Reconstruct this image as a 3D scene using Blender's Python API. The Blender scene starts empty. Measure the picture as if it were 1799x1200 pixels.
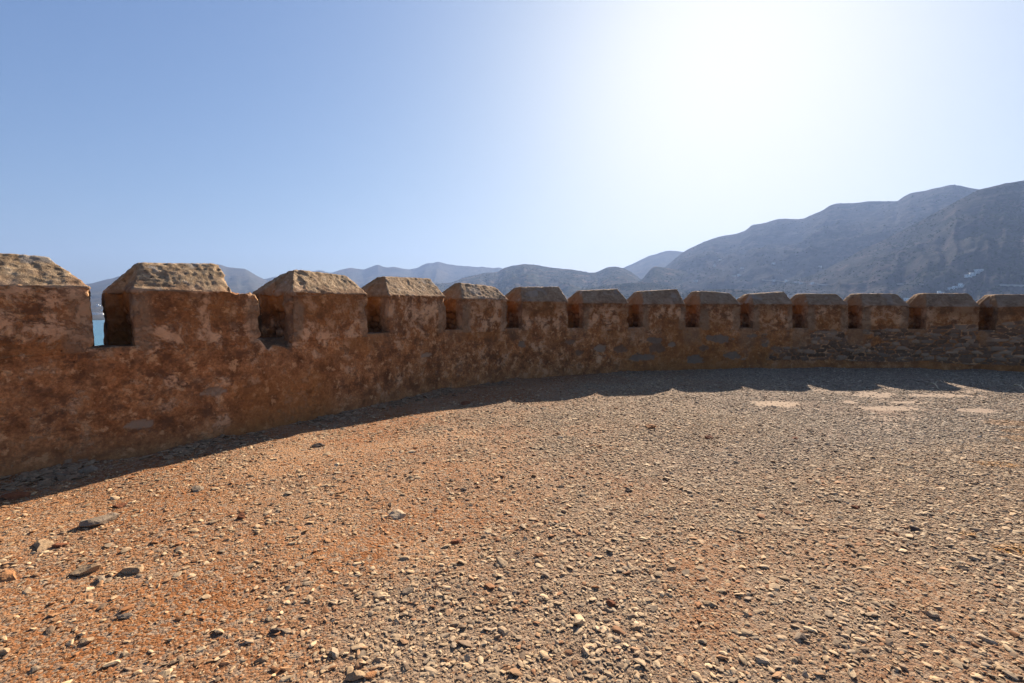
import bpy, bmesh, math, random
import numpy as np
from mathutils import Vector, Matrix, Euler
from mathutils.bvhtree import BVHTree

random.seed(7)
rng = np.random.default_rng(11)
sc = bpy.context.scene
COL = sc.collection

# ------------------------------------------------------------------ camera
W, H, F = 1799.0, 1200.0, 820.0
HORIZON = 540.0
CAMZ = 1.6
PITCH = math.atan((600.0 - HORIZON) / F)
cam_d = bpy.data.cameras.new('camera')
cam = bpy.data.objects.new('camera', cam_d)
COL.objects.link(cam)
cam_d.sensor_width = 36.0
cam_d.lens = 36.0 * F / W
cam_d.clip_start = 0.05
cam_d.clip_end = 40000.0
cam.location = (0, 0, CAMZ)
cam.rotation_euler = (math.pi / 2 - PITCH, 0, 0)
sc.camera = cam


def ray(px, py):
    """unit world direction through a pixel of the 1799x1200 photograph"""
    x, y = (px - W / 2) / F, (600.0 - py) / F
    c, s = math.cos(PITCH), math.sin(PITCH)
    v = Vector((x, c + y * s, y * c - s))
    return v.normalized()


def at(px, py, z=0.0):
    d = ray(px, py)
    t = (z - CAMZ) / d.z
    return Vector((d.x * t, d.y * t, z))


def azel(px, py):
    d = ray(px, py)
    return math.atan2(d.x, d.y), d.z / math.hypot(d.x, d.y)


# ------------------------------------------------------------------ noise
_perm = np.random.default_rng(5).permutation(4096)
_val = np.random.default_rng(6).random(4096) * 2 - 1


def vnoise(x, y, z):
    xi, yi, zi = np.floor(x).astype(np.int64), np.floor(y).astype(np.int64), np.floor(z).astype(np.int64)
    xf, yf, zf = x - xi, y - yi, z - zi
    u, v, w = (a * a * a * (a * (a * 6 - 15) + 10) for a in (xf, yf, zf))

    def h(i, j, k):
        return _val[_perm[(_perm[(_perm[i & 4095] + j) & 4095] + k) & 4095]]
    def l(a, b, t):
        return a + (b - a) * t
    return l(l(l(h(xi, yi, zi), h(xi + 1, yi, zi), u), l(h(xi, yi + 1, zi), h(xi + 1, yi + 1, zi), u), v),
             l(l(h(xi, yi, zi + 1), h(xi + 1, yi, zi + 1), u), l(h(xi, yi + 1, zi + 1), h(xi + 1, yi + 1, zi + 1), u), v), w)


def fbm(x, y, z, octaves=4, gain=0.5, lac=2.03):
    a, s, n = 1.0, 0.0, 0.0
    for o in range(octaves):
        s = s + a * vnoise(x + 17.3 * o, y + 5.1 * o, z - 9.7 * o)
        n += a
        a *= gain
        x, y, z = x * lac, y * lac, z * lac
    return s / n


def sstep(a, b, x):
    t = np.clip((x - a) / (b - a), 0, 1)
    return t * t * (3 - 2 * t)


def cells(u, v, seed=0):
    """2D jittered cells: id random in 0..1 and distance to the cell border"""
    ui, vi = np.floor(u), np.floor(v)
    d1 = np.full(u.shape, 9.0); d2 = np.full(u.shape, 9.0); rid = np.zeros(u.shape)
    for dv in (-1, 0, 1):
        cv = vi + dv
        for du in (-2, -1, 0, 1, 2):
            cu = ui + du
            a = (cu.astype(np.int64) * 7 + seed) & 4095
            b = (cv.astype(np.int64)) & 4095
            r1 = _val[_perm[(_perm[a] + b) & 4095]] * .5 + .5
            r2 = _val[_perm[(_perm[(a + 91) & 4095] + b) & 4095]] * .5 + .5
            px = cu + .12 + .76 * r1 + .5 * (np.mod(cv, 2))
            py = cv + .3 + .4 * r2
            d = np.abs(u - px) ** 2 + (np.abs(v - py) * 1.15) ** 2
            d = np.sqrt(d)
            near = d < d1
            d2 = np.where(near, d1, np.minimum(d2, d))
            rid = np.where(near, np.mod(r1 * 7.31 + r2 * 3.7, 1), rid)
            d1 = np.where(near, d, d1)
    return rid, d2 - d1


# ------------------------------------------------------------------ mesh helpers
def make_obj(name, verts, faces, mat, parent=None, loc=None, smooth=True, attrs=None, link=True):
    me = bpy.data.meshes.new(name)
    v = np.asarray(verts, dtype=np.float32)
    if loc is not None:
        v = v - np.array(loc, dtype=np.float32)
    if isinstance(faces, np.ndarray):
        n, k = faces.shape
        me.vertices.add(len(v)); me.vertices.foreach_set('co', v.ravel())
        me.loops.add(n * k); me.loops.foreach_set('vertex_index', faces.astype(np.int32).ravel())
        me.polygons.add(n)
        me.polygons.foreach_set('loop_start', np.arange(n, dtype=np.int32) * k)
        me.polygons.foreach_set('loop_total', np.full(n, k, dtype=np.int32))
        me.update(calc_edges=True)
        me.validate()
    else:
        me.from_pydata(v.tolist(), [], faces)
        me.update()
    me.polygons.foreach_set('use_smooth', [smooth] * len(me.polygons))
    if attrs:
        for k_, a in attrs.items():
            at_ = me.attributes.new(k_, 'FLOAT', 'POINT')
            at_.data.foreach_set('value', np.asarray(a, dtype=np.float32))
    for m in (mat if isinstance(mat, (list, tuple)) else [mat]):
        me.materials.append(m)
    o = bpy.data.objects.new(name, me)
    if link:
        COL.objects.link(o)
    if parent is not None:
        o.parent = parent
        if loc is not None:
            o.location = Vector(loc) - parent.location
    elif loc is not None:
        o.location = loc
    return o


def grid_faces(nu, nv, wrap=False):
    i, j = np.meshgrid(np.arange(nu - (0 if wrap else 1)), np.arange(nv - 1), indexing='ij')
    i2 = (i + 1) % nu
    return np.stack([i * nv + j, i2 * nv + j, i2 * nv + j + 1, i * nv + j + 1], -1).reshape(-1, 4)


def tag(o, label=None, cat=None, group=None, kind=None):
    if label: o['label'] = label
    if cat: o['category'] = cat
    if group: o['group'] = group
    if kind: o['kind'] = kind
    return o


# ------------------------------------------------------------------ node helpers
class NT:
    def __init__(self, name):
        self.m = bpy.data.materials.new(name)
        self.m.use_nodes = True
        self.t = self.m.node_tree
        self.t.nodes.clear()
        self.out = self.t.nodes.new('ShaderNodeOutputMaterial')

    def n(self, typ, **kw):
        nd = self.t.nodes.new(typ)
        for k, v in kw.items():
            if hasattr(nd, k) and not k.startswith('i_'):
                setattr(nd, k, v)
        return nd

    def l(self, a, b):
        self.t.links.new(a, b)

    def pos(self):
        return self.n('ShaderNodeNewGeometry').outputs['Position']

    def mapping(self, vec, scale=(1, 1, 1), loc=(0, 0, 0), rot=(0, 0, 0)):
        m = self.n('ShaderNodeMapping')
        m.inputs['Scale'].default_value = scale
        m.inputs['Location'].default_value = loc
        m.inputs['Rotation'].default_value = rot
        self.l(vec, m.inputs['Vector'])
        return m.outputs[0]

    def noise(self, vec, scale, detail=6, rough=0.55, dist=0.0, color=False):
        t = self.n('ShaderNodeTexNoise')
        t.inputs['Scale'].default_value = scale
        t.inputs['Detail'].default_value = detail
        t.inputs['Roughness'].default_value = rough
        t.inputs['Distortion'].default_value = dist
        self.l(vec, t.inputs['Vector'])
        return t.outputs['Color' if color else 'Fac']

    def voro(self, vec, scale, feature='F1', out='Distance'):
        t = self.n('ShaderNodeTexVoronoi')
        t.feature = feature
        t.inputs['Scale'].default_value = scale
        self.l(vec, t.inputs['Vector'])
        return t.outputs[out]

    def ramp(self, fac, stops, interp='LINEAR'):
        r = self.n('ShaderNodeValToRGB')
        r.color_ramp.interpolation = interp
        e = r.color_ramp.elements
        while len(e) > 1:
            e.remove(e[-1])
        e[0].position = stops[0][0]
        for i, (p, c) in enumerate(stops):
            el = e[0] if i == 0 else e.new(p)
            c = (c, c, c) if not isinstance(c, (tuple, list)) else c
            el.color = (*c, 1)
        self.l(fac, r.inputs['Fac'])
        return r.outputs['Color']

    def mix(self, fac, a, b, blend='MIX'):
        m = self.n('ShaderNodeMix')
        m.data_type = 'RGBA'
        m.blend_type = blend
        for sock, v in ((0, fac), (6, a), (7, b)):
            if hasattr(v, 'links'):
                self.l(v, m.inputs[sock])
            elif isinstance(v, (tuple, list)):
                m.inputs[sock].default_value = (*v, 1)
            else:
                m.inputs[sock].default_value = v
        return m.outputs[2]

    def math(self, op, a, b=None, clamp=False):
        m = self.n('ShaderNodeMath')
        m.operation = op
        m.use_clamp = clamp
        for i, v in enumerate((a, b)):
            if v is None: continue
            if hasattr(v, 'links'):
                self.l(v, m.inputs[i])
            else:
                m.inputs[i].default_value = v
        return m.outputs[0]

    def maprange(self, v, a, b, c=0.0, d=1.0):
        m = self.n('ShaderNodeMapRange')
        m.interpolation_type = 'SMOOTHSTEP'
        self.l(v, m.inputs[0])
        for i, x in enumerate((a, b, c, d)):
            m.inputs[i + 1].default_value = x
        return m.outputs[0]

    def attr(self, name, typ='GEOMETRY', out='Fac'):
        a = self.n('ShaderNodeAttribute')
        a.attribute_type = typ
        a.attribute_name = name
        return a.outputs[out]

    def bump(self, height, strength=0.5, dist=0.02, prev=None):
        b = self.n('ShaderNodeBump')
        b.inputs['Strength'].default_value = strength
        b.inputs['Distance'].default_value = dist
        self.l(height, b.inputs['Height'])
        if prev is not None:
            self.l(prev, b.inputs['Normal'])
        return b.outputs[0]

    def done(self, color, rough=0.95, normal=None, spec=0.2):
        p = self.n('ShaderNodeBsdfPrincipled')
        if hasattr(color, 'links'):
            self.l(color, p.inputs['Base Color'])
        else:
            p.inputs['Base Color'].default_value = (*color, 1)
        if hasattr(rough, 'links'):
            self.l(rough, p.inputs['Roughness'])
        else:
            p.inputs['Roughness'].default_value = rough
        p.inputs['Specular IOR Level'].default_value = spec
        if normal is not None:
            self.l(normal, p.inputs['Normal'])
        self.l(p.outputs[0], self.out.inputs['Surface'])
        self.p = p
        return self.m


# ------------------------------------------------------------------ light
SUN_PX = (1290.0, 62.0)
sun_dir = ray(*SUN_PX)
sun_el = math.asin(sun_dir.z)
sun_az = math.atan2(sun_dir.x, sun_dir.y)
ld = bpy.data.lights.new('sun', 'SUN')
ld.energy = 5.0
ld.angle = math.radians(0.53)
ld.color = (1.0, 0.90, 0.77)
sun = bpy.data.objects.new('sun', ld)
COL.objects.link(sun)
sun.location = (0, 0, 30)
sun.rotation_euler = (-sun_dir).to_track_quat('-Z', 'Y').to_euler()

SKY_ROLL = ((.475, .36), (.605, .352), (.89, .342))
world = bpy.data.worlds.new('World')
sc.world = world
world.use_nodes = True
wt = world.node_tree
wt.nodes.clear()
wo = wt.nodes.new('ShaderNodeOutputWorld')
bg = wt.nodes.new('ShaderNodeBackground')
sky = wt.nodes.new('ShaderNodeTexSky')
sky.sky_type = 'NISHITA'
sky.sun_disc = False
sky.sun_elevation = sun_el
sky.sun_rotation = sun_az
sky.altitude = 40
sky.air_density = 1.0
sky.dust_density = 1.7
sky.ozone_density = 2.2
SKY_S = 0.075
bg.inputs['Strength'].default_value = SKY_S
# tone curve on the sky colour: the glare round the sun rolls off softly instead of climbing without limit
spl = wt.nodes.new('ShaderNodeSeparateColor')
cmb = wt.nodes.new('ShaderNodeCombineColor')
wt.links.new(sky.outputs[0], spl.inputs[0])
for ch, (gain, top) in enumerate(SKY_ROLL):
    m1 = wt.nodes.new('ShaderNodeMath'); m1.operation = 'MULTIPLY'; m1.inputs[1].default_value = -gain * SKY_S / top
    m2 = wt.nodes.new('ShaderNodeMath'); m2.operation = 'EXPONENT'
    m3 = wt.nodes.new('ShaderNodeMath'); m3.operation = 'SUBTRACT'; m3.inputs[0].default_value = 1.0
    m4 = wt.nodes.new('ShaderNodeMath'); m4.operation = 'MULTIPLY'; m4.inputs[1].default_value = top / SKY_S
    wt.links.new(spl.outputs[ch], m1.inputs[0]); wt.links.new(m1.outputs[0], m2.inputs[0])
    wt.links.new(m2.outputs[0], m3.inputs[1]); wt.links.new(m3.outputs[0], m4.inputs[0])
    wt.links.new(m4.outputs[0], cmb.inputs[ch])
wt.links.new(cmb.outputs[0], bg.inputs['Color'])
wt.links.new(bg.outputs[0], wo.inputs['Surface'])

sc.view_settings.view_transform = 'Standard'
sc.view_settings.look = 'None'
sc.view_settings.exposure = 1.6
sc.view_settings.gamma = 1.0

# ------------------------------------------------------------------ wall line
base_px = [(0, 848), (50, 836), (100, 824), (150, 817), (200, 810), (250, 801), (300, 789), (350, 781), (400, 771), (450, 758.5),
           (500, 748), (550, 737), (600, 726), (650, 715), (700, 703.5), (750, 692), (800, 682.5), (850, 675.5), (900, 667.5),
           (1000, 659.5), (1100, 654.5), (1200, 650.5), (1300, 648.6), (1400, 647.6), (1500, 647.3), (1600, 648.3), (1680, 650),
           (1799, 654)]
P = np.array([[*at(x, y)[:2]] for x, y in base_px])
# extend: straight on at the near left, turning on round the terrace at the right
d0 = (P[0] - P[4]) / np.linalg.norm(P[0] - P[4])
left = [P[0] + d0 * t for t in (9, 7.5, 6, 4.5, 3, 1.5)]
d1 = (P[-1] - P[-3]) / np.linalg.norm(P[-1] - P[-3])
ang = math.atan2(d1[1], d1[0])
right, q = [], P[-1].copy()
for i in range(9):
    ang -= 0.11
    q = q + 1.4 * np.array([math.cos(ang), math.sin(ang)])
    right.append(q.copy())
P = np.vstack([left, P, right])
# resample evenly and smooth
seg = np.r_[0, np.cumsum(np.linalg.norm(np.diff(P, axis=0), axis=1))]
DS = 0.02
S = np.arange(0, seg[-1], DS)
C = np.stack([np.interp(S, seg, P[:, 0]), np.interp(S, seg, P[:, 1])], -1)
ker = np.hanning(91); ker /= ker.sum()
Cp = np.pad(C, ((45, 45), (0, 0)), mode='reflect', reflect_type='odd')
C = np.stack([np.convolve(Cp[:, k], ker, 'valid') for k in (0, 1)], -1)
Tn = np.gradient(C, axis=0); Tn /= np.linalg.norm(Tn, axis=1)[:, None]
kt = np.hanning(61); kt /= kt.sum()
Tp = np.pad(Tn, ((30, 30), (0, 0)), mode='edge')
Tn = np.stack([np.convolve(Tp[:, k], kt, 'valid') for k in (0, 1)], -1)
Tn /= np.linalg.norm(Tn, axis=1)[:, None]
Nn = np.stack([-Tn[:, 1], Tn[:, 0]], -1)          # outward, away from the terrace
SMAX = S[-1]
THICK = 0.86


def curve(s, t):
    s = np.clip(s, 0, SMAX)
    x = np.interp(s, S, C[:, 0]) + np.interp(s, S, Nn[:, 0]) * t
    y = np.interp(s, S, C[:, 1]) + np.interp(s, S, Nn[:, 1]) * t
    return x, y


# photograph column of every wall point, to place the embrasures (y is depth, nearly)
c_, s_ = math.cos(PITCH), math.sin(PITCH)
zc = CAMZ - 0.9
PXS = W / 2 + F * C[:, 0] / (C[:, 1] * c_ + zc * s_)
i0 = int(np.argmax(PXS > -200)) if (PXS < -200).any() else 0
vis = (C[:, 1] > 1.5) & (PXS > -2500)
i0 = np.argmax(vis & (PXS > -900))


def s_of(px):
    i1 = np.argmax(S > 32) if SMAX > 32 else len(S)
    m = (np.arange(len(S)) >= i0) & (np.arange(len(S)) < i1)
    return float(np.interp(px, PXS[m], S[m]))


S_L, S_R = s_of(0), s_of(1799)


def h_top(s):   return np.interp(s, [S_L, S_L + 5, (S_L + S_R) / 2 - 1, S_R - 3, S_R], [2.11, 2.13, 2.04, 1.95, 1.93])
def h_sh(s):    return np.interp(s, [S_L, S_L + 5, (S_L + S_R) / 2 - 1, S_R], [1.80, 1.80, 1.72, 1.63])
def h_sill(s):  return np.interp(s, [S_L, S_L + 5, (S_L + S_R) / 2 - 1, S_R - 3, S_R], [1.20, 1.18, 1.12, 1.04, 1.03])


gaps_px = [(168, 238), (461, 516), (648, 684), (784, 812), (893, 917), (998, 1024), (1104, 1129), (1203, 1229), (1301, 1322),
           (1392, 1417), (1488, 1513), (1595, 1625), (1718, 1749)]
gaps = [(s_of(a), s_of(b)) for a, b in gaps_px]
gaps.insert(0, (gaps[0][0] - 2.0, gaps[0][0] - 1.62))
gaps.insert(0, (gaps[0][0] - 1.9, gaps[0][0] - 1.55))
gaps.append((gaps[-1][0] + 1.62, gaps[-1][0] + 2.0))
gaps.append((gaps[-1][0] + 1.62, gaps[-1][0] + 2.0))
SA, SB = gaps[0][1], gaps[-1][0]       # the wall is built between these

# ------------------------------------------------------------------ wall materials
def wall_material(name, cap=False):
    t = NT(name)
    p = t.pos()
    big = t.noise(p, 1.1, 5, .6, .6)
    mid = t.noise(p, 3.6, 8, .62, .8)
    fine = t.noise(p, 14, 8, .7)
    grit = t.noise(p, 90, 4, .7)
    xyz = t.n('ShaderNodeSeparateXYZ'); t.l(p, xyz.inputs[0])
    zz = xyz.outputs[2]
    streak = t.noise(t.mapping(p, (5, 5, .7)), 2.2, 6, .65)
    if not cap:
        mid = t.noise(p, 3.6, 10, .66, .15)
        base = t.ramp(mid, [(.36, (.095, .048, .027)), (.46, (.185, .092, .048)), (.54, (.255, .135, .072)), (.64, (.37, .225, .135))])
        warm = t.ramp(big, [(.35, (.80, .76, .74)), (.5, (1, 1, 1)), (.65, (1.16, 1.05, .92))])
        speck = t.noise(t.mapping(p, loc=(5, 5, 1)), 34, 6, .7)
        warm = t.mix(1.0, warm, t.ramp(speck, [(.34, .62), (.5, 1.0), (.66, 1.5)]), 'MULTIPLY')
        base = t.mix(1.0, base, warm, 'MULTIPLY')
        # pale, pinkish plaster left in patches, more of it high up
        pl = t.noise(p, 3.6, 11, .72, .25)
        hi = t.maprange(zz, .9, 1.3, 0, .065)
        pl = t.math('ADD', pl, hi)
        pm = t.maprange(pl, .545, .615)
        pcol = t.ramp(fine, [(.3, (.33, .215, .150)), (.7, (.47, .34, .26))])
        base = t.mix(t.math('MULTIPLY', pm, .72), base, pcol)
        fl = t.noise(t.mapping(p, (1, 1, 1), (7, 3, 2)), 8.0, 9, .64, .1)
        base = t.mix(t.maprange(fl, .56, .63, 0, .7), base, (.43, .28, .175))
        fl2 = t.noise(t.mapping(p, (1, 1, .8), (1, 8, 5)), 21, 7, .65, 0)
        base = t.mix(t.maprange(fl2, .63, .70, 0, .45), base, (.46, .32, .21))
        # brown grime
        gr = t.noise(t.mapping(p, (1, 1, 1.4), (3, 9, 1)), 4.2, 11, .74, .1)
        base = t.mix(t.maprange(gr, .51, .60, 0, .8), base, (.088, .048, .032))
        gr2 = t.noise(t.mapping(p, (1, 1, 1), (13, 2, 6)), 11, 9, .7, 0)
        base = t.mix(t.maprange(gr2, .56, .66, 0, .5), base, (.088, .050, .034))
        base = t.mix(t.maprange(streak, .55, .75, 0, .4), base, (.15, .09, .062))
        # ochre dust splashed up at the foot
        base = t.mix(t.math('MULTIPLY', t.maprange(zz, .38, .05, 0, .5), t.ramp(mid, [(.35, .4), (.6, 1)])), base, (.27, .145, .080))
        # orange lime plaster in the jambs
        base = t.mix(t.math('MULTIPLY', t.attr('orange'), t.ramp(mid, [(.35, .35), (.6, 1)])), base, (.215, .098, .034))
        base = t.mix(t.math('MULTIPLY', t.attr('grey'), t.ramp(fine, [(.3, .55), (.6, .95)])), base, t.mix(fine, (.11, .082, .062), (.21, .163, .13)))
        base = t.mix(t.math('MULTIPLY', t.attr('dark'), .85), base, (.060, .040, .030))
        # exposed rubble
        st = t.attr('stone')
        scol = t.ramp(t.attr('stone_tone'), [(0, (.040, .030, .026)), (.3, (.075, .058, .052)), (.5, (.105, .066, .05)), (.7, (.12, .105, .10)), (1, (.26, .205, .17))])
        scol = t.mix(t.ramp(fine, [(.3, 0), (.7, .5)]), scol, (.20, .145, .11))
        base = t.mix(st, base, scol)
        base = t.mix(t.attr('mortar'), base, (.46, .30, .195))
        # small dark pits
        v = t.voro(p, 11)
        pits = t.math('MULTIPLY', t.maprange(v, .10, .05), t.maprange(big, .5, .6))
        base = t.mix(t.math('MULTIPLY', pits, .8), base, (.03, .018, .012))
        base = t.mix(1.0, base, (1.66, 1.42, 1.06), 'MULTIPLY')
        hgt = t.math('ADD', t.math('MULTIPLY', mid, .5), t.math('ADD', t.math('MULTIPLY', fine, .35), t.math('MULTIPLY', grit, .1)))
        hgt = t.math('SUBTRACT', hgt, t.math('MULTIPLY', pits, .6))
        hgt = t.math('ADD', hgt, t.math('MULTIPLY', pm, .30))
        nrm = t.bump(hgt, .85, .035)
    else:
        base = t.ramp(fine, [(.28, (.085, .052, .03)), (.42, (.25, .16, .088)), (.54, (.40, .27, .155)), (.70, (.62, .45, .28))])
        wash = t.noise(p, 4.2, 7, .65, 1.0)
        base = t.mix(t.maprange(wash, .48, .66, 0, .75), base, (.22, .16, .10))
        base = t.mix(t.maprange(t.noise(t.mapping(p, loc=(4, 4, 4)), 3.1, 7, .6, 1), .55, .66, 0, .8), base, (.38, .25, .15))
        lich = t.noise(p, 24, 4, .6)
        base = t.mix(t.maprange(lich, .6, .68, 0, .8), base, (.085, .07, .052))
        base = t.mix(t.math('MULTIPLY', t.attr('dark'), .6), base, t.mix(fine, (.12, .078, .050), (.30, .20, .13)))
        base = t.mix(t.math('MULTIPLY', t.attr('orange'), t.ramp(mid, [(.35, .35), (.6, 1)])), base, (.30, .15, .06))
        base = t.mix(t.maprange(t.noise(p, 6, 5, .6), .63, .7, 0, .8), base, (.36, .30, .24))
        base = t.mix(t.math('MULTIPLY', t.attr('grey'), .9), base, (.34, .30, .25))
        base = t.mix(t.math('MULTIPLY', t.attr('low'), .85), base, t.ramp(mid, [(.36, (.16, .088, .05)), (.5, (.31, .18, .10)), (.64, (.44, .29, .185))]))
        v = t.voro(p, 13)
        pits = t.math('MULTIPLY', t.maprange(v, .13, .06), t.maprange(big, .42, .52))
        base = t.mix(t.math('MULTIPLY', pits, .8), base, (.035, .025, .016))
        hgt = t.math('ADD', t.math('MULTIPLY', mid, .4), t.math('ADD', t.math('MULTIPLY', fine, .6), t.math('MULTIPLY', grit, .22)))
        hgt = t.math('SUBTRACT', hgt, t.math('MULTIPLY', pits, .6))
        nrm = t.bump(hgt, 1.0, .045)
    return t.done(base, .97, nrm, .1)


M_WALL = wall_material('weathered_plaster')
M_CAP = wall_material('rough_coping_mortar', cap=True)


def front_disp(s, z):
    """inward/outward relief of the plaster, shared by the wall and its merlons"""
    return (.035 * fbm(s * .9, z * .9, z * 0 + 3.3, 3) + .014 * fbm(s * 4, z * 4, z * 0 + 8.1, 3)
            + .006 * fbm(s * 16, z * 16, z * 0 + 1.7, 2))


# ------------------------------------------------------------------ base wall
def gap_mask(s, soft=.05):
    m = np.zeros_like(s)
    for a, b in gaps:
        m = np.maximum(m, sstep(a - soft, a + soft, s) * sstep(b + soft, b - soft, s))
    return m


def fx(s):                       # photograph column of a wall station
    return np.interp(s, S, PXS)


# bare stones that show through the plaster: column, row, half width, half height in pixels
bare = [(370, 688, 24, 7), (1265, 594, 20, 7), (1230, 570, 0.1, .1), (1152, 598, 14, 6), (1155, 612, 14, 9), (1090, 614, 9, 7),
        (1055, 612, 9, 5), (1183, 606, 9, 5), (1018, 620, 7, 5), (1237, 611, 8, 5), (1222, 631, 14, 8), (1130, 628, 22, 7),
        (1290, 625, 14, 6), (918, 603, 6, 6), (747, 623, 10, 6), (1462, 584, 10, 5), (1434, 593, 8, 3), (1440, 584, 10, 4),
        (1521, 582, 7, 4), (1556, 581, 9, 4), (1566, 588, 8, 5), (1541, 586, 8, 4), (1675, 589, 7, 4), (240, 745, 26, 9),
        (110, 812, 8, 5), (135, 815, 10, 6), (1003, 601, 9, 5), (1320, 590, 10, 4), (1365, 612, 9, 5), (1345, 606, 7, 4)]
bare_sz = []
for bx, by, bw, bh in bare:
    s0 = s_of(bx)
    cx, cy = curve(np.array([s0]), 0)
    depth = cy[0] * c_ + .9 * s_
    z = CAMZ - (by - HORIZON) * depth / F * 1.0
    tx = abs(float(np.interp(s0, S, Tn[:, 0])) - float(np.interp(s0, S, Tn[:, 1])) * cx[0] / cy[0])
    bare_sz.append((s0, z, bw * depth / F / max(tx, .25), bh * depth / F))


def wall_attrs(s, z, jit):
    """how much bare stone, mortar, grey repair and grime at a wall point"""
    px = fx(s)
    n1 = fbm(s * 1.7, z * 2.6, jit + 2.2, 4)
    n2 = fbm(s * 5, z * 7, jit + 6.2, 3)
    n3 = fbm(s * 13, z * 19, jit + 3.2, 3)
    amt = np.interp(px, [1280, 1345, 1400, 1480, 1560, 1660, 1720, 1799, 2600], [-.32, -.02, .16, .20, .34, .44, .52, .62, .62])
    band = sstep(.10, .26, z) * sstep(1.14, .90, z + .16 * n1 - np.interp(px, [1500, 1800], [0, .25]))
    gapw = np.zeros_like(s)
    for a, b in gaps:
        gapw = np.maximum(gapw, sstep(a - .12, a + .05, s) * sstep(b + .15, b, s))
    rub = sstep(-.05, .10, amt + n1 * .55 + .12 * n2 - (1 - band) * .9 - gapw * .5 * sstep(.45, .75, z))
    rid, edge = cells(s / .25 + .9 * fbm(s * 1.9, z * 3, jit, 3), z / .10 + .9 * fbm(s * 1.6, z * 3, jit + 4, 3))
    stone = rub * sstep(.03, .12, edge + .12 * n2 + .10 * n3)
    mort = rub * sstep(.14, .05, edge + .12 * n2 + .10 * n3) * (.1 + .9 * sstep(-.1, .35, n2 + n3))
    tone = rid.copy()
    for s0, z0, rs, rz in bare_sz:
        d = np.sqrt(((s - s0) / rs) ** 2 + ((z - z0) / rz) ** 2) + .5 * n2 + .45 * n3
        k = sstep(1.05, .9, d)
        stone = np.maximum(stone, k)
        tone = np.where(k > .4, .55 + .45 * (_val[int(abs(s0) * 977) % 4096]) * .5 + .12, tone)
        if s0 < S_L + 6:
            tone = np.where(k > .4, .88, tone)
    return stone, mort, tone, rub, n1, n2


nz_f = 62
Sw = np.arange(SA, SB, .02)
rows = []       # (s, t, z, facing)
gm = gap_mask(Sw, .02)
sill = h_sill(Sw) + .012 * fbm(Sw * 5, Sw * 0, Sw * 0 + 3, 3)
# the broken sill of the third opening in view
g2 = gaps[3]
brk = sstep(g2[0] - .05, g2[0] + .12, Sw) * sstep(g2[1] + .05, g2[1] - .05, Sw)
cols = []
zf = np.linspace(-.12, 1, nz_f)
Z, T_, SS = [], [], []
for k in range(nz_f):
    z = np.where(zf[k] < 0, zf[k], zf[k] * (sill - .15 * brk * (.8 + .5 * fbm(Sw * 9, Sw * 0, Sw * 0, 2))))
    Z.append(z); T_.append(np.zeros_like(Sw)); SS.append(Sw)
nt = 14
for k in range(1, nt + 1):
    f = k / nt
    z = sill - .15 * brk * (1 - sstep(.0, .55, f + .15 * fbm(Sw * 6, Sw * 0 + f * 4, Sw * 0, 2))) + .012 * fbm(Sw * 8, Sw * 0 + f * 5, Sw * 0 + 9, 3) * (1 if k < nt else .2) - .03 * f
    Z.append(z); T_.append(np.full_like(Sw, f * THICK)); SS.append(Sw)
for zb in np.linspace(1, 0, 14)[1:]:
    Z.append((sill - .03) * zb); T_.append(np.full_like(Sw, THICK)); SS.append(Sw)
for zb in (-2, -5, -9):
    Z.append(np.full_like(Sw, zb)); T_.append(np.full_like(Sw, THICK + .03 * -zb)); SS.append(Sw)
Z, T_, SS = np.array(Z).T, np.array(T_).T, np.array(SS).T
stone, mort, tone, rub, n1, n2 = wall_attrs(SS, Z, np.zeros_like(SS))
front = (np.arange(Z.shape[1]) < nz_f)[None, :] * np.ones_like(Z)
stone, mort = stone * front, mort * front
Zr = np.minimum(Z, 1.25)
dsp = front_disp(SS, Z) * front
rid, edge = cells(SS / .25 + .9 * fbm(SS * 1.9, Z * 3, Z * 0, 3), Z / .10 + .9 * fbm(SS * 1.6, Z * 3, Z * 0 + 4, 3))
dsp = dsp - rub * front * (.022 - .03 * sstep(0, .25, edge) * (.5 + rid)) 
dsp = dsp - .010 * np.maximum(stone - rub, 0)
topm = sstep(nz_f - 3, nz_f, np.arange(Z.shape[1]))[None, :] * front
tt = T_ - dsp + .012 * topm
X, Y = curve(SS.ravel(), tt.ravel())
grey = np.zeros_like(Z)
for i, (a, b) in enumerate(gaps):
    w = sstep(a - .10, a + .06, SS + .08 * n1) * sstep(b + .16, b + .0, SS + .08 * n1)
    lo = np.interp(fx(np.array([a]))[0], [500, 1000, 1400], [.95, .75, .42])
    grey = np.maximum(grey, w * sstep(lo - .12, lo + .35, Z + .2 * n1) * (.55 if i > 7 else .4))
jam = ((np.arange(Z.shape[1]) >= nz_f) & (np.arange(Z.shape[1]) < nz_f + nt))[None, :] * np.ones_like(Z)
grey = np.maximum(grey, jam * .5)
orange = sstep(.1, .5, fbm(SS * .6, Z * .8, Z * 0 + 31, 3) + .35 * sstep(1000, 1300, fx(SS))) * .6 * front
root = bpy.data.objects.new('battlement_wall', None)
COL.objects.link(root)
root.location = (float(C[len(C) // 2][0]), float(C[len(C) // 2][1]), 0.0)
make_obj('parapet', np.stack([X, Y, Z.ravel()], -1), grid_faces(*Z.shape), M_WALL, parent=root, loc=tuple(root.location),
         attrs=dict(stone=stone.ravel(), mortar=mort.ravel(), stone_tone=tone.ravel(), grey=grey.ravel(),
                    orange=orange.ravel(), dark=(jam * .2).ravel()))
tag(root, 'long curved brown plastered battlement wall with crumbling merlons round the gravel terrace', 'wall', kind='thing')


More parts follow.
